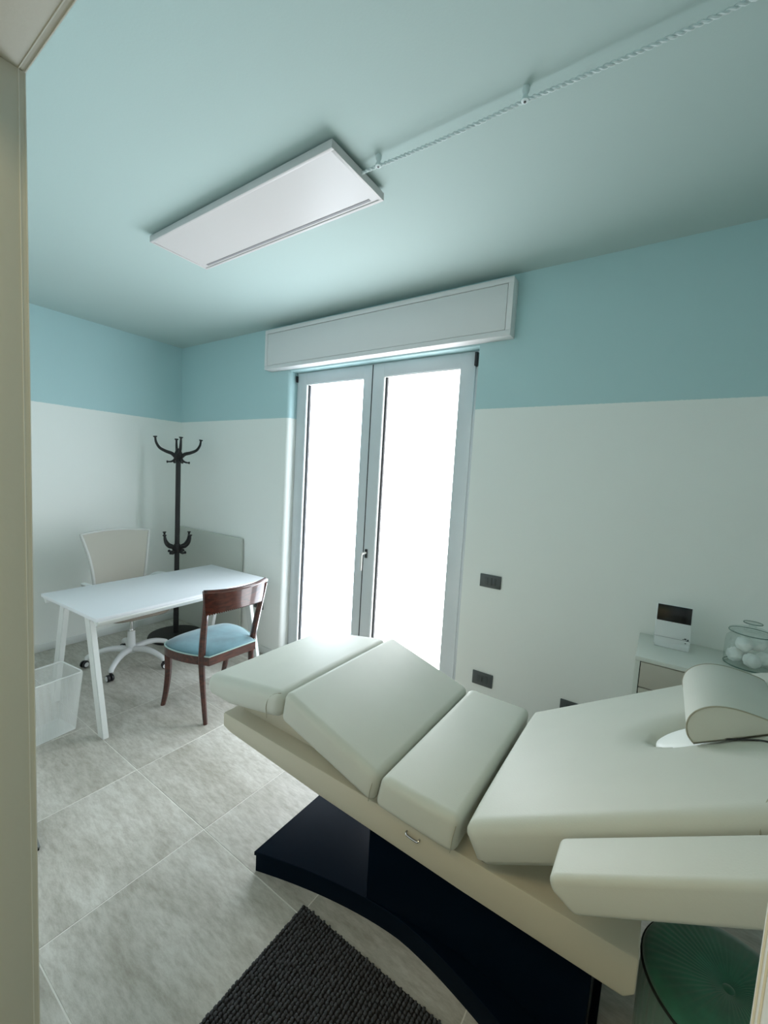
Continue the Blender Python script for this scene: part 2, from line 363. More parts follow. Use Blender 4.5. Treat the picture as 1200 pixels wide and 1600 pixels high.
cab = thing('electric_cable', 'twisted white fabric cable strung along the ceiling from the light panel', 'cable', (0.87, -1.075, 2.735))
pts = []
anchors = [(0.258, -1.075, 2.740), (0.345, -1.075, 2.738), (0.872, -1.073, 2.738), (1.40, -1.072, 2.738), (1.93, -1.072, 2.738), (XR, -1.072, 2.738)]
for a, b_ in zip(anchors, anchors[1:]):
    L = b_[0]-a[0]; n = max(2, int(L/0.006))
    for k in range(n):
        u = k/n; pts.append((a[0]+L*u, a[1]+(b_[1]-a[1])*u, a[2]-0.045*L*L*u*(1-u)*1.6))
pts.append(anchors[-1])
for s in (0, PI):
    b = new(); tube(b, [(p[0], p[1]+0.0032*math.cos(p[0]*2*PI/0.034+s), p[2]+0.0032*math.sin(p[0]*2*PI/0.034+s)) for p in pts], 0.0036, 6)
    obj('strand', b, M['cable'], cab)
for k, (x, y, z) in enumerate(anchors[1:5]):
    tt = thing('cable_insulator', ['small white insulator knob nearest the light panel', 'small white insulator knob further along the ceiling cable', 'small white insulator knob past the right edge of the frame', 'last white insulator knob before the right wall'][k], 'cable clip', (x, y, H), group='ceiling cable insulators')
    b = new(); lathe(b, [(0, H), (0.011, H), (0.011, H-0.01), (0.007, H-0.018), (0.007, H-0.024), (0.011, H-0.030), (0.011, H-0.037), (0.0, H-0.040)], (x, y-0.009), 16)
    obj('knob', b, M['cable'], tt); b = new(); lathe(b, [(0, H-0.041), (0.004, H-0.040), (0.004, H-0.037), (0, H-0.036)], (x, y-0.009), 10); obj('screw', b, M['dark'], tt)

# ------------------------------------------------------------------ wall plates
def plate(name, label, cat, x0, x1, z0, z1, kind):
    t = thing(name, label, cat, ((x0+x1)/2, 0, (z0+z1)/2))
    obj('cover_plate', B(x0, x1, -0.008, 0.0, z0, z1, bev=0.003, seg=2), M['plate'], t)
    cx, cz = (x0+x1)/2, (z0+z1)/2
    if kind == 'switch':
        for k in (-1, 0, 1):
            obj('rocker', B(cx+k*0.0232-0.011, cx+k*0.0232+0.011, -0.0105, -0.007, cz-0.0225, cz+0.0225, bev=0.0008), M['key'], t)
    elif kind == 'sockets':
        for k in (-1, 0, 1):
            q = obj('socket_insert', B(cx+k*0.0232-0.011, cx+k*0.0232+0.011, -0.0095, -0.007, cz-0.0225, cz+0.0225, bev=0.0008), M['key'], t)
            if k == 0:
                for dz in (-0.009, 0, 0.009):
                    b = new(); lathe(b, [(0, 0), (0.0028, 0), (0.0028, 0.002), (0, 0.002)], (0, 0), 10); b.transform(Matrix.Translation((cx, -0.0095, cz+dz)) @ Matrix.Rotation(PI/2, 4, 'X')); obj('pin_hole', b, M['hole'], q)
    else:
        b = new(); lathe(b, [(0, 0), (0.019, 0), (0.019, 0.003), (0.022, 0.003), (0.022, 0)], (0, 0), 24); b.transform(Matrix.Translation((cx-0.012, -0.0078, cz)) @ Matrix.Rotation(PI/2, 4, 'X')); q = obj('socket_well', b, M['hole'], t)
    return t
plate('light_switch', 'dark grey rocker switch plate on the white wall beside the balcony door', 'switch', 0.452, 0.580, 0.984, 1.062, 'switch')
plate('wall_socket', 'dark grey socket plate low on wall directly below the switch', 'socket', 0.451, 0.577, 0.380, 0.462, 'sockets')
plate('wall_socket', 'dark grey socket plate partly hidden behind the couch backrest', 'socket', 0.956, 1.082, 0.380, 0.459, 'sockets')
plate('wall_socket', 'dark grey socket plate on wall behind the wooden chair', 'socket', -1.605, -1.482, 0.386, 0.464, 'round')

# ------------------------------------------------------------------ treatment couch
T = thing('treatment_couch', 'cream padded treatment couch on a black plinth', 'treatment couch', (0.72, -1.015, 0))
YN, YF = -1.37, -0.66
def pad_bm(poly, y0, y1, bev, seg=5, crown=0.0):
    b = prism(poly, y0, y1, 'y', bev=bev, seg=seg)
    return b
def seam_tube(pts, r=0.0016):
    return tube(new(), pts, r, 6)
pads = [
    ('foot_pad', [(-0.213, 0.640), (-0.213, 0.728), (0.240, 0.800), (0.238, 0.696), (-0.06, 0.640)], 0.038),
    ('knee_pad', [(0.243, 0.702), (0.262, 0.817), (0.684, 0.690), (0.664, 0.588)], 0.026),
    ('seat_pad', [(0.669, 0.590), (0.690, 0.696), (0.952, 0.694), (0.942, 0.580)], 0.026),
]
for nm, poly, bev in pads:
    obj(nm, pad_bm(poly, YN, YF, bev), M['leather'], T)
# seams on the pads' near ends
fp = seam_tube(spline([(0.178, YN-0.0005, 0.686), (0.172, YN-0.001, 0.730), (0.182, YN+0.003, 0.762), (0.20, YN+0.012, 0.781), (0.225, YN+0.022, 0.789)], 6)); obj('piping', fp, M['seam'], T)
# back pad: plan outline in slope coordinates (s along the slope, y across)
SL = math.atan(0.595); cs, sn = math.cos(SL), math.sin(SL); O = Vector((0.958, 0, 0.686))
def slope(s, y, n=0.0): return Vector((O.x + s*cs - n*sn, y, O.z + s*sn + n*cs))
LB, TH, YM = 0.86, 0.105, (YN+YF)/2
HS, HY, HA, HB = 0.585, -1.015, 0.130, 0.070        # face hole centre and half axes
def back_pad():
    b = new(); ns, ny = 96, 72; hw = (YF-YN)/2; rc = 0.20; rf = 0.028
    def halfwidth(s):
        if s < rf: return hw - rf*0.6*(1-math.sqrt(max(0, 1-((rf-s)/rf)**2)))
        if s > LB-rc: return hw - rc*0.8*(1-math.sqrt(max(0, 1-((s-(LB-rc))/rc)**2)))
        return hw
    def prof(dist, r):      # drop near an edge for a soft round-over
        return 0 if dist >= r else -(r - math.sqrt(max(0, r*r-(r-dist)**2)))
    top = []
    ss = [LB*(0.5-0.5*math.cos(PI*i/ns)) for i in range(ns+1)]
    for s in ss:
        h = halfwidth(min(max(s, 1e-4), LB-1e-4)); row = []
        for j in range(ny+1):
            v = -math.cos(PI*j/ny); y = YM + v*h
            d = min(h-abs(v)*h, s, LB-s)
            z = prof(d, 0.032)
            z += 0.006*(1-(abs(v))**4)
            q = math.hypot((s-HS)/HA, (y-HY)/HB)
            if q < 1.0: z -= 0.055
            elif q < 1.8:
                u = (q-1)/0.8; side = 0.5+0.5*math.sin(math.atan2(y-HY, s-HS)); z -= (0.008+0.026*side)*(1-u)**2
            row.append(b.verts.new(slope(s, y, z)))
        top.append(row)
    for i in range(ns):
        for j in range(ny): b.faces.new((top[i][j], top[i+1][j], top[i+1][j+1], top[i][j+1]))
    ring = [top[0][j] for j in range(ny+1)] + [top[i][ny] for i in range(1, ns+1)] + [top[ns][j] for j in range(ny-1, -1, -1)] + [top[i][0] for i in range(ns-1, 0, -1)]
    bot = []; mid = []
    ctr = slope(LB/2, YM, 0)
    import mathutils
    inv = lambda co: ((co.x-O.x)*cs+(co.z-O.z)*sn, co.y)
    for v in ring:
        s, y = inv(v.co); mid.append(b.verts.new(slope(s, y, -TH+0.018)))
        s2 = s + (0.014 if s < LB/2 else -0.014)*(1 if (s < 0.02 or s > LB-0.15) else 0); y2 = y + (0.014 if y < YM else -0.014)
        bot.append(b.verts.new(slope(s2, y2, -TH)))
    n = len(ring)
    for a, c_ in ((ring, mid), (mid, bot)):
        for i in range(n): b.faces.new((a[i], c_[i], c_[(i+1) % n], a[(i+1) % n]))
    b.faces.new(bot[::-1])
    bmesh.ops.recalc_face_normals(b, faces=b.faces[:]); return b
obj('back_pad', back_pad(), M['leather'], T, ang=60)
b = new(); n = 40
rings = []
for f, zz in ((1.0, -0.050), (1.0, -0.030), (0.95, -0.019), (0.85, -0.014), (0.5, -0.011), (0.0, -0.010)):
    if f == 0: rings.append([b.verts.new(slope(HS, HY, zz))])
    else: rings.append([b.verts.new(slope(HS+HA*0.955*f*math.cos(2*PI*k/n), HY+HB*0.94*f*math.sin(2*PI*k/n), zz)) for k in range(n)])
for a, c_ in zip(rings, rings[1:]):
    for k in range(n):
        if len(c_) == 1: b.faces.new((a[k], a[(k+1) % n], c_[0]))
        else: b.faces.new((a[k], a[(k+1) % n], c_[(k+1) % n], c_[k]))
bmesh.ops.recalc_face_normals(b, faces=b.faces[:])
o = obj('face_hole_plug', b, M['plug'], T, ang=60); o['label'] = 'white oval plug in the face opening'
# shoulder seam at the head end
pts = [slope(0.625, YN-0.001, -0.085), slope(0.64, YN-0.001, -0.045), slope(0.655, YN+0.006, -0.018), slope(0.675, YN+0.03, 0.0), slope(0.70, YN+0.07, 0.003), slope(0.74, YN+0.13, 0.006)]
obj('piping', seam_tube(spline([tuple(p) for p in pts], 6)), M['seam'], T)
# little gathered seams on pad corners
for x, z0, z1 in ((0.653, 0.60, 0.668), (0.931, 0.592, 0.672)):
    obj('corner_seam', seam_tube([(x, YN-0.0004, z0), (x+0.004, YN-0.0008, (z0+z1)/2), (x+0.010, YN+0.004, z1)], 0.0011), M['seam'], T)
# frame tray
b = prism([(-0.152, 0.500), (-0.152, 0.560), (1.376, 0.558), (1.376, 0.470), (1.355, 0.447), (0.95, 0.449), (0.40, 0.462), (-0.10, 0.488)], -1.322, -0.708, 'y', bev=0.006, seg=2)
obj('frame', b, M['cream'], T)
b = prism([(-0.11, 0.555), (-0.11, 0.632), (0.235, 0.692), (0.25, 0.700), (0.66, 0.592), (0.94, 0.582), (0.97, 0.555)], -1.25, -0.78, 'y', bev=0.004)
obj('pad_support', b, M['cream'], T)
b = prism([(0.98, 0.555), (1.01, 0.590), (1.52, 0.895), (1.54, 0.875), (1.36, 0.60), (1.34, 0.555)], -1.12, -0.91, 'y', bev=0.004)
obj('lift_arm', b, M['cream'], T)
obj('handle', tube(new(), spline([(0.770, -1.322, 0.532), (0.771, -1.329, 0.529), (0.778, -1.331, 0.526), (0.807, -1.331, 0.524), (0.814, -1.329, 0.527), (0.815, -1.322, 0.529)], 4), 0.0035, 8), M['chrome'], T)
# base: waisted plinth and column
def waisted(xa, xb, hw_end, hw_mid, n=28):
    near = []; far = []
    for i in range(n+1):
        u = i/n*2-1; x = xa+(xb-xa)*i/n
        h = hw_mid+(hw_end-hw_mid)*abs(u)**1.6
        near.append((x, YM-h)); far.append((x, YM+h))
    return near + far[::-1]
b = prism(waisted(0.108, 1.30, 0.325, 0.190), 0.0, 0.068, 'z', bev=0.0); obj('plinth', b, M['black'], T)
b = prism(waisted(0.102, 1.306, 0.331, 0.196), 0.068, 0.084, 'z', bev=0.0015, seg=1); obj('plinth_top', b, M['black'], T)
cpoly = [p for p in waisted(0.565, 1.285, 0.205, 0.170)]
obj('column', prism(cpoly, 0.083, 0.449, 'z', bev=0.003, seg=1), M['black'], T)
# armrest (same tilt as the back)
def arm_bm():
    s1 = 0.92; y0, y1 = -1.513, -1.388
    b = new(); prof = [(0.262, -0.045), (0.272, -0.018), (s1, -0.018), (s1, -0.094), (0.290, -0.094)]
    poly = [(slope(s, 0, n_).x, slope(s, 0, n_).z) for s, n_ in prof]
    return prism(poly, y0, y1, 'y', bev=0.022, seg=5)
obj('armrest', arm_bm(), M['leather'], T)
b = prism([(slope(s, 0, n_).x, slope(s, 0, n_).z) for s, n_ in ((0.62, -0.118), (0.62, -0.092), (0.70, -0.092), (0.70, -0.118))], -1.46, -1.30, 'y'); obj('armrest_bracket', b, M['dark'], T)
# bolster pillow
P = thing('bolster_pillow', 'cream half-round bolster pillow lying across the couch backrest', 'pillow', tuple(slope(0.62, -0.92, 0)))
prof = [(0.0, 0.006), (-0.003, 0.028), (0.006, 0.052), (0.025, 0.072), (0.052, 0.083), (0.085, 0.083), (0.12, 0.070), (0.155, 0.046), (0.185, 0.020), (0.196, 0.006)]
prof = spline(prof, 4)
PS = 0.568
poly = [(slope(PS+s, 0, n_+0.002).x, slope(PS+s, 0, n_+0.002).z) for s, n_ in prof]
b = prism(poly, -1.098, -0.795, 'y', bev=0.003, seg=2); obj('cushion', b, M['leather'], P, ang=50)
for y in (-1.0985, -0.7945):
    obj('piping', tube(new(), [(p[0], y, p[1]) for p in poly], 0.0018, 6, closed=True), M['seam'], P)
obj('strap', tube(new(), spline([tuple(slope(s, y, 0.008)) for s, y in ((PS+0.05, -1.09), (PS+0.10, -1.108), (PS+0.14, -1.125), (PS+0.16, -1.150), (PS+0.185, -1.20))], 5), 0.0022, 6), M['dark'], P)

# ------------------------------------------------------------------ desk
DZt = 0.73; dc = Vector((-1.597, -0.787, 0)); drz = math.radians(2.6)
D = thing('desk', 'white desk with slanted trestle legs beside the left wall', 'desk', dc, drz)
hx, hy = 0.360, 0.625
obj('desktop', B(-hx, hx, -hy, hy, DZt-0.022, DZt, bev=0.002), M['desk'], D, world=False)
for sy_ in (-1, 1):
    yy = sy_*(hy-0.055)
    for sx_ in (-1, 1):
        b = new(); xt, xf = sx_*0.155, sx_*0.325; w = 0.031; d = 0.016
        vs = []
        for z, xc in ((0.0, xf), (DZt-0.024, xt)):
            for ax, ay in ((-w, -d), (w, -d), (w, d), (-w, d)): vs.append(b.verts.new((xc+ax, yy+ay, z)))
        b.faces.new(vs[0:4][::-1]); b.faces.new(vs[4:8])
        for k in range(4): b.faces.new((vs[k], vs[(k+1) % 4], vs[4+(k+1) % 4], vs[4+k]))
        bmesh.ops.bevel(b, geom=b.edges[:], offset=0.003, segments=2, affect='EDGES')
        obj('leg', b, M['deskleg'], D, world=False)
    obj('crossbar', B(-0.20, 0.20, yy-0.014, yy+0.014, DZt-0.052, DZt-0.024, bev=0.002), M['deskleg'], D, world=False)
for sx_ in (-1, 1):
    for sy_ in (-1, 1):
        pass
    b = prism([(sx_*0.30, DZt-0.022), (sx_*0.36, DZt-0.022), (sx_*0.36, DZt-0.030), (sx_*0.335, DZt-0.058), (sx_*0.325, DZt-0.058)], -hy+0.012, hy-0.012, 'y', bev=0.001, seg=1)
    obj('side_rail', b, M['deskleg'], D, world=False)

# ------------------------------------------------------------------ office chair
oc = Vector((-2.10, -0.80, 0)); OCH = thing('office_chair', 'white swivel chair with beige mesh back behind the desk', 'office chair', oc, 0.0)
for k in range(5):
    a = math.radians(-50+72*k); ca, sa = math.cos(a), math.sin(a)
    path = spline([(0.02*ca, 0.02*sa, 0.115), (0.11*ca, 0.11*sa, 0.128), (0.20*ca, 0.20*sa, 0.118), (0.285*ca, 0.285*sa, 0.084), (0.296*ca, 0.296*sa, 0.062)], 5)
    n = len(path); obj('base_leg', tube(new(), path, [0.026-0.010*i/(n-1) for i in range(n)], 10), M['plastic'], OCH, world=False)
    cx, cy_ = 0.300*ca, 0.300*sa
    q = new(); lathe(q, [(0, 0.074), (0.010, 0.072), (0.010, 0.040), (0, 0.038)], (cx, cy_), 10)
    cst = obj('castor', q, M['dark'], OCH, world=False)
    rot = Matrix.Translation((cx+0.012*ca, cy_+0.012*sa, 0.026)) @ Matrix.Rotation(a+0.9, 4, 'Z') @ Matrix.Rotation(PI/2, 4, 'X')
    for sd in (-1, 1):
        q = new(); lathe(q, [(0, sd*0.006), (0.026, sd*0.006), (0.026, sd*0.017), (0.022, sd*0.022), (0, sd*0.022)], (0, 0), 18)
        q.transform(rot); obj('wheel', q, M['dark'], cst, world=False)
        q = new(); lathe(q, [(0, sd*0.0215), (0.018, sd*0.0222), (0.018, sd*0.0235), (0, sd*0.0235)], (0, 0), 18)
        q.transform(rot); obj('hub_cap', q, M['plastic'], cst, world=False)
obj('base_hub', lathe(new(), [(0, 0.09), (0.036, 0.09), (0.038, 0.13), (0.030, 0.15), (0.026, 0.265), (0, 0.265)]), M['plastic'], OCH, world=False)
obj('gas_lift', lathe(new(), [(0, 0.26), (0.024, 0.262), (0.024, 0.275), (0.013, 0.275), (0.013, 0.385), (0, 0.385)]), M['chrome'], OCH, world=False)
b = new(); box(b, -0.10, 0.09, -0.07, 0.07, 0.378, 0.402, bev=0.006); tube(b, [(0.03, 0.06, 0.39), (0.03, 0.19, 0.392)], 0.006, 8); tube(b, [(0.0, -0.06, 0.39), (0.0, -0.22, 0.398)], 0.006, 8); box(b, -0.02, 0.05, 0.05, 0.13, 0.370, 0.396, bev=0.004)
obj('tilt_mechanism', b, M['dark'], OCH, world=False)
def seat_cushion():
    b = new(); n, mrings = 36, 9
    def sup(a, e=0.55): c_, s_ = math.cos(a), math.sin(a); return (math.copysign(abs(c_)**e, c_), math.copysign(abs(s_)**e, s_))
    rings = []
    for f, z in ((0, 0.402), (0.75, 0.404), (0.93, 0.418), (1.0, 0.445), (0.96, 0.468), (0.85, 0.476), (0, 0.474)):
        if f == 0: rings.append([b.verts.new((0.0, 0, z))])
        else:
            rings.append([])
            for k in range(n):
                x, y = sup(2*PI*k/n); rings[-1].append(b.verts.new((0.235*f*x+0.0, 0.245*f*y, z - (0.02*max(0, x)**3 if z > 0.44 else 0))))
    for a, c_ in zip(rings, rings[1:]):
        for k in range(n):
            if len(a) == 1: b.faces.new((a[0], c_[(k+1) % n], c_[k]))
            elif len(c_) == 1: b.faces.new((a[k], a[(k+1) % n], c_[0]))
            else: b.faces.new((a[k], a[(k+1) % n], c_[(k+1) % n], c_[k]))
    bmesh.ops.recalc_face_normals(b, faces=b.faces[:]); return b
obj('seat', seat_cushion(), M['seatfab'], OCH, world=False)
def back_pt(u, v, off=0.0):       # u -1..1 across (y), v 0..1 up
    hw = 0.185 + 0.070*v**1.7
    z = 0.55 + 0.475*v + 0.018*(1-u*u)*v
    x = -0.235 - 0.055*v + 0.045*(u*u) - 0.03*math.sin(PI*v)*(-1) + off
    return Vector((x, u*hw, z))
def sheet(fn, nu, nv, th):
    b = new(); G = []
    for sgn in (0, 1):
        G.append([[b.verts.new(fn(-1+2*i/nu, j/nv, -th*sgn)) for i in range(nu+1)] for j in range(nv+1)])
    for j in range(nv):
        for i in range(nu):
            b.faces.new((G[0][j][i], G[0][j][i+1], G[0][j+1][i+1], G[0][j+1][i])); b.faces.new((G[1][j][i], G[1][j+1][i], G[1][j+1][i+1], G[1][j][i+1]))
    for j in range(nv):
        for i in (0, nu): b.faces.new((G[0][j][i], G[0][j+1][i], G[1][j+1][i], G[1][j][i]))
    for i in range(nu):
        for j in (0, nv): b.faces.new((G[0][j][i], G[1][j][i], G[1][j][i+1], G[0][j][i+1]))
    bmesh.ops.recalc_face_normals(b, faces=b.faces[:]); return b
obj('backrest', sheet(back_pt, 16, 14, 0.010), M['mesh'], OCH, world=False)
loop = [back_pt(-1, j/14, -0.006) for j in range(15)] + [back_pt(-1+2*i/14, 1, -0.006) for i in range(1, 14)] + [back_pt(1, 1-j/14, -0.006) for j in range(15)] + [back_pt(1-2*i/14, 0, -0.006) for i in range(1, 14)]
obj('back_frame', tube(new(), loop, 0.0115, 8, closed=True), M['greyplastic'], OCH, world=False)
for s in (-1, 1):
    p = spline([(-0.225, s*0.222, 0.60), (-0.17, s*0.262, 0.655), (-0.05, s*0.275, 0.672), (0.10, s*0.272, 0.668), (0.155, s*0.262, 0.60), (0.12, s*0.245, 0.50), (0.05, s*0.20, 0.41)], 5)
    obj('armrest', tube(new(), p, 0.015, 10, flat=(1.5, 0.8)), M['plastic'], OCH, world=False)
obj('back_bracket', tube(new(), spline([(-0.06, 0, 0.392), (-0.20, 0, 0.40), (-0.235, 0, 0.46), (-0.232, 0, 0.60)], 5), 0.016, 10, flat=(2.2, 0.7)), M['plastic'], OCH, world=False)

# ------------------------------------------------------------------ coat rack
rc = Vector((-2.365, -0.285, 0)); RK = thing('coat_rack', 'tall black coat rack with curved hooks in the room corner', 'coat rack', rc)
obj('base_disc', lathe(new(), [(0, 0), (0.230, 0), (0.235, 0.006), (0.231, 0.018), (0.16, 0.026), (0.03, 0.034), (0, 0.034)], n=48), M['rack'], RK, world=False)
obj('pole', lathe(new(), [(0, 0.03), (0.024, 0.03), (0.021, 0.5), (0.021, 1.72), (0.018, 1.75), (0, 1.752)], n=20), M['rack'], RK, world=False)
def hook(a, pts, r0, r1, cap, nm='hook'):
    ca, sa = math.cos(a), math.sin(a); p = spline([(r*ca, r*sa, z) for r, z in pts], 5); n = len(p)
    b = tube(new(), p, [r0+(r1-r0)*i/(n-1) for i in range(n)], 8)
    tip = p[-1]; d = (Vector(p[-1])-Vector(p[-2])).normalized()
    rot = Matrix.Translation(tip) @ d.to_track_quat('Z', 'Y').to_matrix().to_4x4()
    q = new(); lathe(q, [(0, -0.004), (0.010, -0.002), (cap, 0.004), (cap, 0.010), (0, 0.012)], n=14); q.transform(rot); join(b, q)
    obj(nm, b, M['rack'], RK, world=False)
va = math.atan2(-2.374+0.262, 1.327+2.385)        # azimuth towards the doorway
for k in range(4):
    a = va + PI/2*k + 0.10
    hook(a, [(0.012, 1.660), (0.05, 1.700), (0.10, 1.718), (0.150, 1.745), (0.178, 1.790), (0.186, 1.835)], 0.018, 0.008, 0.017)
    hook(a+(0.0 if k % 2 else 0.25), [(0.016, 1.69), (0.030, 1.650), (0.055, 1.630), (0.085, 1.626)], 0.014, 0.006, 0.011)
    a2 = a + 0.72
    hook(a2, [(0.014, 0.800), (0.05, 0.846), (0.095, 0.862), (0.130, 0.895), (0.144, 0.935), (0.147, 0.965)], 0.017, 0.008, 0.016)
    hook(a2+0.1, [(0.016, 0.85), (0.030, 0.812), (0.055, 0.795), (0.078, 0.800)], 0.014, 0.010, 0.013)
obj('collar', lathe(new(), [(0, 1.64), (0.024, 1.64), (0.036, 1.67), (0.036, 1.70), (0.024, 1.73), (0, 1.735)], n=20), M['rack'], RK, world=False)
obj('collar', lathe(new(), [(0, 0.79), (0.024, 0.79), (0.036, 0.81), (0.036, 0.85), (0.024, 0.875), (0, 0.88)], n=20), M['rack'], RK, world=False)

# grey board leaning by the wall
bl = 1.035
o = obj('board', B(0, bl, -0.009, 0.009, 0.0, 0.978, bev=0.002), M['board']); o.location = (-2.80, -0.023, 0.0)
tag(o, 'large plain grey board upright against the wall behind the coat rack', 'board')

# ------------------------------------------------------------------ wooden chair
WC = thing('dining_chair', 'dark mahogany chair with blue velvet seat at the desk', 'chair', (-1.10, -0.735, 0))
ym = -0.735
def seat_outline(sc=1.0, n=40):
    pts = [(-0.885, -0.175), (-0.93, -0.195), (-1.02, -0.235), (-1.13, -0.262), (-1.23, -0.262), (-1.295, -0.225), (-1.325, -0.12), (-1.332, 0.0)]
    half = spline([(x, y) for x, y in pts], 5)
    full = half + [(x, -y) for x, y in half[::-1][1:]]
    cx = -1.10
    return [(cx+(x-cx)*sc, ym+y*sc) for x, y in full]
def ring_prism(outer, inner, z0, z1):
    b = new(); n = len(outer); V = [[b.verts.new((*p, z)) for p in pl] for pl, z in ((outer, z0), (outer, z1), (inner, z1), (inner, z0))]
    for q in range(4):
        A, Bb = V[q], V[(q+1) % 4]
        for i in range(n): b.faces.new((A[i], A[(i+1) % n], Bb[(i+1) % n], Bb[i]))
    bmesh.ops.recalc_face_normals(b, faces=b.faces[:]); return b
obj('seat_rail', ring_prism(seat_outline(0.99), seat_outline(0.88), 0.385, 0.438), M['wood'], WC)
def cushion(ol, z0, z1, crown):
    b = new(); cx = sum(p[0] for p in ol)/len(ol); cy_ = sum(p[1] for p in ol)/len(ol); n = len(ol); rings = []
    for f, z in ((1, z0), (1.0, z0+(z1-z0)*0.6), (0.97, z1), (0.9, z1+crown*0.35), (0.7, z1+crown*0.75), (0.4, z1+crown*0.95), (0, z1+crown)):
        rings.append([b.verts.new((cx, cy_, z))] if f == 0 else [b.verts.new((cx+(p[0]-cx)*f, cy_+(p[1]-cy_)*f, z)) for p in ol])
    b.faces.new(rings[0][::-1])
    for a, c_ in zip(rings, rings[1:]):
        for k in range(n):
            if len(c_) == 1: b.faces.new((a[k], a[(k+1) % n], c_[0]))
            else: b.faces.new((a[k], a[(k+1) % n], c_[(k+1) % n], c_[k]))
    bmesh.ops.recalc_face_normals(b, faces=b.faces[:]); return b
ST = obj('seat', cushion(seat_outline(0.965), 0.434, 0.452, 0.028), M['velvet'], WC, ang=50)
obj('piping', tube(new(), [(x, y, 0.442) for x, y in seat_outline(0.985)], 0.0045, 6, closed=True), M['piping'], ST)
for s in (-1, 1):
    # rear leg and post in one sabre curve
    path = spline([(-0.915, ym+s*0.172, 0.0), (-0.930, ym+s*0.178, 0.16), (-0.945, ym+s*0.184, 0.34), (-0.938, ym+s*0.190, 0.45), (-0.915, ym+s*0.198, 0.58), (-0.885, ym+s*0.207, 0.72), (-0.862, ym+s*0.218, 0.845)], 5)
    n = len(path); rad = [0.015+0.009*min(1, i/(n*0.45)) - 0.006*max(0, (i/(n-1)-0.6)/0.4) for i in range(n)]
    obj('leg', tube(new(), path, rad, 8, flat=(0.9, 0.9)), M['wood'], WC)
    path = spline([(-1.322, ym+s*0.222, 0.0), (-1.292, ym+s*0.220, 0.10), (-1.262, ym+s*0.222, 0.24), (-1.262, ym+s*0.222, 0.36), (-1.262, ym+s*0.220, 0.41)], 5)
    n = len(path); obj('leg', tube(new(), path, [0.015+0.012*i/(n-1) for i in range(n)], 8), M['wood'], WC)
def rail_pt(u, v, off=0.0):
    y = ym - 0.012 + u*(0.207+0.020*v)
    x = -0.862 + 0.045*(1-u*u) - 0.012*v*0 + 0.012*(v) + off
    z = 0.722 + 0.140*v + 0.010*u*u*v - 0.012*(1-v)*(1-u*u)*-1
    return Vector((x, y, z))
obj('top_rail', sheet(rail_pt, 20, 8, 0.020), M['wood'], WC)
roll_ = [rail_pt(-1+2*i/20, 1, -0.008)+Vector((0, 0, -0.002)) for i in range(21)]
obj('rail_moulding', tube(new(), roll_, 0.0115, 8), M['wood'], WC)
beads = new()
for i in range(30):
    p = rail_pt(-0.95+1.9*i/29, 0, -0.006); q = new(); bmesh.ops.create_icosphere(q, subdivisions=1, radius=0.0055); q.transform(Matrix.Translation(p-Vector((0, 0, 0.003)))); join(beads, q)
obj('beading', beads, M['wood'], WC)

# ------------------------------------------------------------------ wire waste bin
WB = thing('waste_bin', 'white wire mesh waste bin beside the desk leg', 'waste bin', (-1.53, -1.55, 0), math.radians(7))
w1, d1, w0, d0, hb = 0.118, 0.160, 0.092, 0.132, 0.352
def ringpts(w, d, z, r=0.02):
    out = []
    for cx, cy_, a0 in ((w-r, d-r, 0), (-w+r, d-r, 90), (-w+r, -d+r, 180), (w-r, -d+r, 270)):
        for k in range(4): a = math.radians(a0+30*k); out.append((cx+r*math.cos(a), cy_+r*math.sin(a), z))
    return out
obj('rim', tube(new(), ringpts(w1, d1, hb), 0.0045, 6, closed=True), M['wire'], WB, world=False)
obj('base_rim', tube(new(), ringpts(w0, d0, 0.004, 0.012), 0.003, 6, closed=True), M['wire'], WB, world=False)
b = new()
def strip(b, p, q, n, hw=0.0009):
    p, q, n = Vector(p), Vector(q), Vector(n); t_ = (q-p).normalized().cross(n).normalized()*hw
    vs = [b.verts.new(x) for x in (p-t_, p+t_, q+t_, q-t_)]; b.faces.new(vs)
pitch_ = 0.0058
def side(ax):
    W1, W0 = (w1, w0) if ax == 'x' else (d1, d0); D1, D0 = (d1, d0) if ax == 'x' else (w1, w0)
    for s in (-1, 1):
        P = (lambda a, u: (W0*a+(W1-W0)*a*u, s*(D0+(D1-D0)*u), 0.003+(hb-0.003)*u)) if ax == 'x' else (lambda a, u: (s*(D0+(D1-D0)*u), W0*a+(W1-W0)*a*u, 0.003+(hb-0.003)*u))
        nn = (0, s, 0) if ax == 'x' else (s, 0, 0)
        k = int(2*W1/pitch_)
        for i in range(k+1): a = -1+2*i/k; strip(b, P(a, 0), P(a, 1), nn)
        k = int(hb/pitch_)
        for i in range(1, k): u = i/k; strip(b, P(-1, u), P(1, u), nn)
side('x'); side('y')
o = obj('wire_mesh', b, M['wire'], WB, world=False, smooth=False); o['kind'] = 'stuff'
obj('bottom', B(-w0, w0, -d0, d0, 0.0, 0.003), M['wire'], WB, world=False)

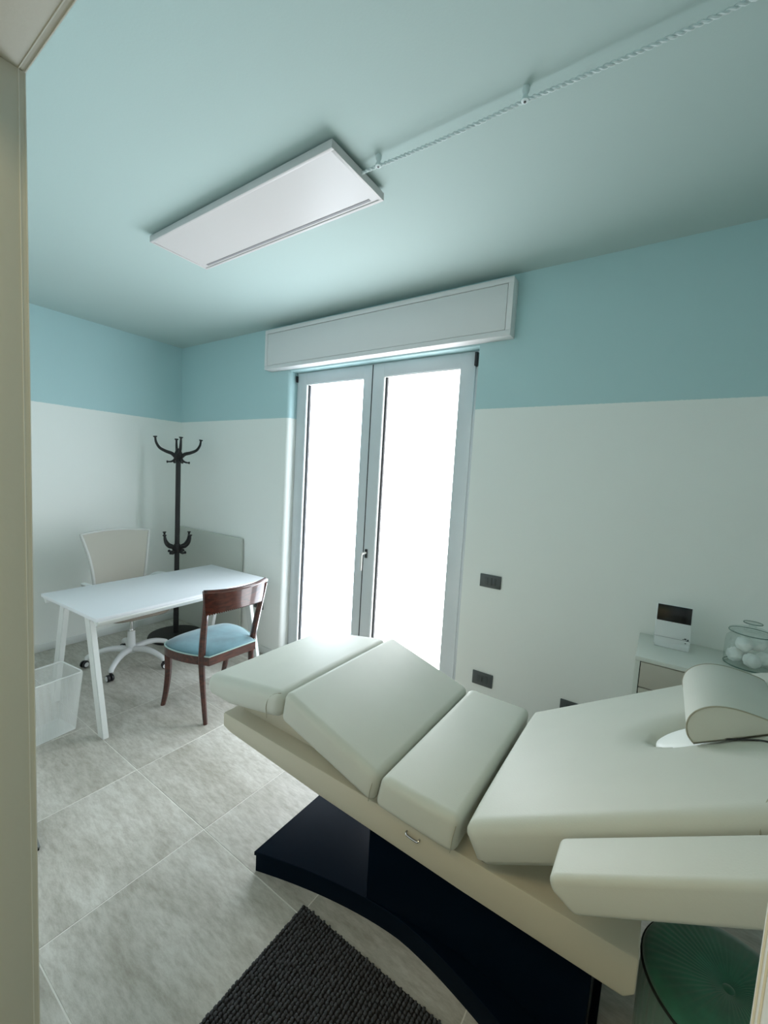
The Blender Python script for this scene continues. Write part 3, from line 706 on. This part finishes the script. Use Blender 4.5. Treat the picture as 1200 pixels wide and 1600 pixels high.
# ------------------------------------------------------------------ cabinet at the right
CX0, CX1, CT, CD = 1.284, 2.08, 0.914, 0.35
K = thing('cabinet', 'low white chest of drawers against the wall behind the couch', 'cabinet', ((CX0+CX1)/2, -CD/2, 0))
b = new(); box(b, CX0, CX0+0.018, -CD, -0.003, 0.0, CT-0.018, bev=0.001); box(b, CX1-0.018, CX1, -CD, -0.003, 0.0, CT-0.018, bev=0.001)
box(b, CX0+0.018, CX1-0.018, -CD+0.03, -0.003, 0.05, 0.068); box(b, CX0+0.018, CX1-0.018, -0.010, -0.003, 0.05, CT-0.018); box(b, CX0+0.018, CX1-0.018, -CD+0.01, -CD+0.03, 0.0, 0.05)
zz = 0.896
obj('body', b, M['cabinet'], K)
obj('top', B(CX0, CX1, -CD-0.002, -0.003, CT-0.018, CT, bev=0.0015), M['cabinet'], K)
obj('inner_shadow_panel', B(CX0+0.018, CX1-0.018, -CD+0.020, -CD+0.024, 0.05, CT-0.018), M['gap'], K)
for i in range(6):
    z1 = CT-0.018-0.004-i*0.139; z0 = z1-0.106 if i == 0 else z1-0.135
    if i: z1 += 0.029; z0 += 0.029
    f = obj('drawer', B(CX0+0.021, CX1-0.021, -CD, -CD+0.018, max(z0, 0.055), z1-0.0, bev=0.001), M['drawer'], K)
# intercom / thermostat style device standing on it
DV = thing('desk_monitor', 'small white table monitor with black screen on the cabinet', 'monitor', (1.408, -0.12, CT))
tl = Matrix.Translation((1.408, -0.150, CT)) @ Matrix.Rotation(math.radians(2), 4, 'Z') @ Matrix.Rotation(math.radians(-10), 4, 'X')
obj('housing', B(-0.066, 0.066, 0.0, 0.020, 0.012, 0.192, bev=0.003, mtx=tl), M['plastic'], DV)
obj('stand', prism([(-0.150, CT), (-0.07, CT), (-0.118, CT+0.07), (-0.148, CT+0.02)], 1.345, 1.472, 'x', bev=0.003), M['plastic'], DV)
obj('screen', B(-0.063, 0.063, -0.0012, 0.001, 0.118, 0.190, bev=0.0005, mtx=tl), M['screen'], DV)
obj('groove', B(-0.066, 0.066, -0.0006, 0.001, 0.046, 0.0475, mtx=tl), M['slot'], DV)
b = new()
for x0, x1, z0, z1 in ((0.038, 0.044, 0.050, 0.0525), (0.044, 0.052, 0.051, 0.057), (0.050, 0.060, 0.046, 0.049), (0.055, 0.060, 0.049, 0.055), (0.047, 0.052, 0.034, 0.0375)):
    box(b, x0, x1, -0.0010, 0.0005, z0, z1, mtx=tl)
obj('printed_logo', b, M['ink'], DV)
# cotton jar
jc = (1.668, -0.150)
J = thing('glass_jar', 'lidded round glass jar holding cotton balls on the cabinet', 'jar', (jc[0], jc[1], CT))
z = CT
body = [(0, z+0.0005), (0.072, z+0.0005), (0.079, z+0.008), (0.081, z+0.03), (0.081, z+0.095), (0.078, z+0.115), (0.070, z+0.124), (0.066, z+0.128), (0.066, z+0.138)]
obj('jar_body', lathe(new(), body, jc, 48), M['glass'], J)
obj('base_rim', tube(new(), [(jc[0]+0.079*math.cos(2*PI*k/40), jc[1]+0.079*math.sin(2*PI*k/40), z+0.007) for k in range(40)], 0.0022, 6, closed=True), M['glassrim'], J)
LD = obj('lid', lathe(new(), [(0, z+0.142), (0.070, z+0.139), (0.074, z+0.143), (0.072, z+0.150), (0.045, z+0.160), (0.012, z+0.165), (0.012, z+0.175), (0.030, z+0.180), (0.030, z+0.186), (0, z+0.189)], jc, 48), M['glass'], J)
obj('lid_rim', tube(new(), [(jc[0]+0.073*math.cos(2*PI*k/40), jc[1]+0.073*math.sin(2*PI*k/40), z+0.143) for k in range(40)], 0.0018, 6, closed=True), M['glassrim'], LD)
obj('knob_rim', tube(new(), [(jc[0]+0.030*math.cos(2*PI*k/24), jc[1]+0.030*math.sin(2*PI*k/24), z+0.183) for k in range(24)], 0.0016, 6, closed=True), M['glassrim'], LD)
balls = [(-0.045, -0.004, 0.041), (0.004, -0.045, 0.041), (0.045, 0.004, 0.041), (-0.004, 0.045, 0.041), (-0.022, -0.022, 0.096), (0.024, 0.022, 0.096)]
blab = ['leftmost cotton ball at the bottom of the jar', 'front cotton ball at the bottom of the jar', 'rightmost cotton ball at the bottom of the jar', 'rear cotton ball at the bottom of the jar', 'upper front cotton ball in the jar', 'upper rear cotton ball in the jar']
def cotton_bm(seed):
    rnd = random.Random(seed); q = new(); bmesh.ops.create_icosphere(q, subdivisions=3, radius=0.0285)
    for v in q.verts:
        n = v.co.normalized(); f = 1+0.07*math.sin(9*n.x+seed)*math.cos(8*n.y+seed*2)+0.05*math.sin(14*n.z+seed)+rnd.uniform(-0.012, 0.012); v.co *= f
    return q
for k, (x, y, zz_) in enumerate(balls):
    o = obj('cotton_ball', cotton_bm(k*1.7), M['cotton']); o.location = (jc[0]+x, jc[1]+y, z+zz_); o.rotation_euler = (k, k*2, k*3)
    tag(o, blab[k], 'cotton ball', 'cotton balls in the glass jar')

# ------------------------------------------------------------------ green pouf
pc = (1.558, -1.157); G = thing('round_stool', 'round green velvet pouf with pleated top beside the couch', 'stool', (*pc, 0))
def pleated(prof, n=96, amp=0.0025, cnt=32):
    b = new(); rings = []
    for r, z, k_ in prof:
        rings.append([b.verts.new((pc[0], pc[1], z))] if r == 0 else [b.verts.new((pc[0]+(r+amp*k_*math.cos(cnt*2*PI*i/n))*math.cos(2*PI*i/n), pc[1]+(r+amp*k_*math.cos(cnt*2*PI*i/n))*math.sin(2*PI*i/n), z+(amp*0.30*math.cos(cnt*2*PI*i/n) if k_ == 0.5 else 0))) for i in range(n)])
    for a, c_ in zip(rings, rings[1:]):
        for i in range(n):
            if len(a) == 1: b.faces.new((a[0], c_[(i+1) % n], c_[i]))
            elif len(c_) == 1: b.faces.new((a[i], a[(i+1) % n], c_[0]))
            else: b.faces.new((a[i], a[(i+1) % n], c_[(i+1) % n], c_[i]))
    bmesh.ops.recalc_face_normals(b, faces=b.faces[:]); return b
R0 = 0.172
obj('skirt', pleated([(0, 0.0, 0), (R0-0.012, 0.0, 1), (R0-0.002, 0.03, 1), (R0, 0.20, 1), (R0, 0.40, 1), (R0-0.004, 0.433, 0), (0, 0.433, 0)], 192, 0.0022, 48), M['greenside'], G, ang=60)
obj('seat_cushion', pleated([(0, 0.43, 0), (R0-0.004, 0.43, 0), (R0, 0.442, 0), (R0-0.006, 0.452, 0), (0.14, 0.460, 0.5), (0.09, 0.464, 0.5), (0.04, 0.462, 0.5), (0.015, 0.455, 0.5), (0, 0.450, 0)], 192, 0.0022, 48), M['green'], G, ang=60)
obj('piping', tube(new(), [(pc[0]+(R0+0.001)*math.cos(2*PI*k/64), pc[1]+(R0+0.001)*math.sin(2*PI*k/64), 0.437) for k in range(64)], 0.0035, 6, closed=True), M['greenpipe'], G)
obj('tuft_button', lathe(new(), [(0, 0.448), (0.011, 0.450), (0.012, 0.455), (0.006, 0.459), (0, 0.460)], pc, 16), M['green'], G)

# ------------------------------------------------------------------ rug
RX0, RX1, RY0, RY1 = 0.362, 1.20, -1.90, -1.322
RG = thing('bath_mat', 'charcoal chenille mat on the tiles in front of the couch', 'mat', ((RX0+RX1)/2, (RY0+RY1)/2, 0))
obj('backing', B(RX0, RX1, RY0, RY1, 0.0, 0.007, bev=0.002), M['rugbase'], RG)
rows = int((RX1-RX0)/0.0135); cols = int((RY1-RY0)/0.0125)
verts = []; faces = []
proto = bmesh.new(); bmesh.ops.create_icosphere(proto, subdivisions=1, radius=1.0); pv = [v.co.copy() for v in proto.verts]; pf = [[v.index for v in f.verts] for f in proto.faces]; proto.free()
for i in range(rows):
    for j in range(cols):
        x = RX0+(i+0.5)*(RX1-RX0)/rows+random.uniform(-.0018, .0018); y = RY0+(j+0.5+(0.5 if i % 2 else 0)*0.6)*(RY1-RY0)/(cols+0.3)+random.uniform(-.0018, .0018)
        r = random.uniform(0.0056, 0.0072); h = random.uniform(0.007, 0.011); o0 = len(verts)
        for v in pv: verts.append((x+v.x*r*0.92, y+v.y*r*1.15, 0.010+v.z*h*0.9))
        faces += [[o0+k for k in f] for f in pf]
me = bpy.data.meshes.new('pile'); me.from_pydata(verts, [], faces); me.materials.append(M['rug'])
for p in me.polygons: p.use_smooth = True
o = bpy.data.objects.new('pile', me); C.objects.link(o); o.parent = RG; o.location = -RG.location; o['kind'] = 'stuff'

# small flat dark thing by the left door edge
t = thing('floor_scale', 'corner of a low flat dark grey scale on the floor at the left door edge', 'scale', (-0.80, -1.88, 0), math.radians(-8))
obj('body', B(-0.14, 0.14, -0.14, 0.085, 0.004, 0.016, bev=0.002), M['hole'], t, world=False)
obj('platform', B(-0.142, 0.142, -0.142, 0.087, 0.016, 0.022, bev=0.0015), M['grey'], t, world=False)
for x in (-0.11, 0.11):
    for y in (-0.11, 0.055):
        obj('foot', lathe(new(), [(0, 0), (0.012, 0), (0.012, 0.005), (0, 0.005)], (x, y), 12), M['hole'], t, world=False)

# housing added for the corridor fill light (unseen, behind the viewer)
t = thing('ceiling_light', 'added housing of the unseen fill lamp in the corridor behind the doorway', 'ceiling light', (0.75, -3.0, 2.74))
obj('housing', B(0.13, 1.37, -3.27, -2.73, 2.712, H, bev=0.004), M['panel'], t)
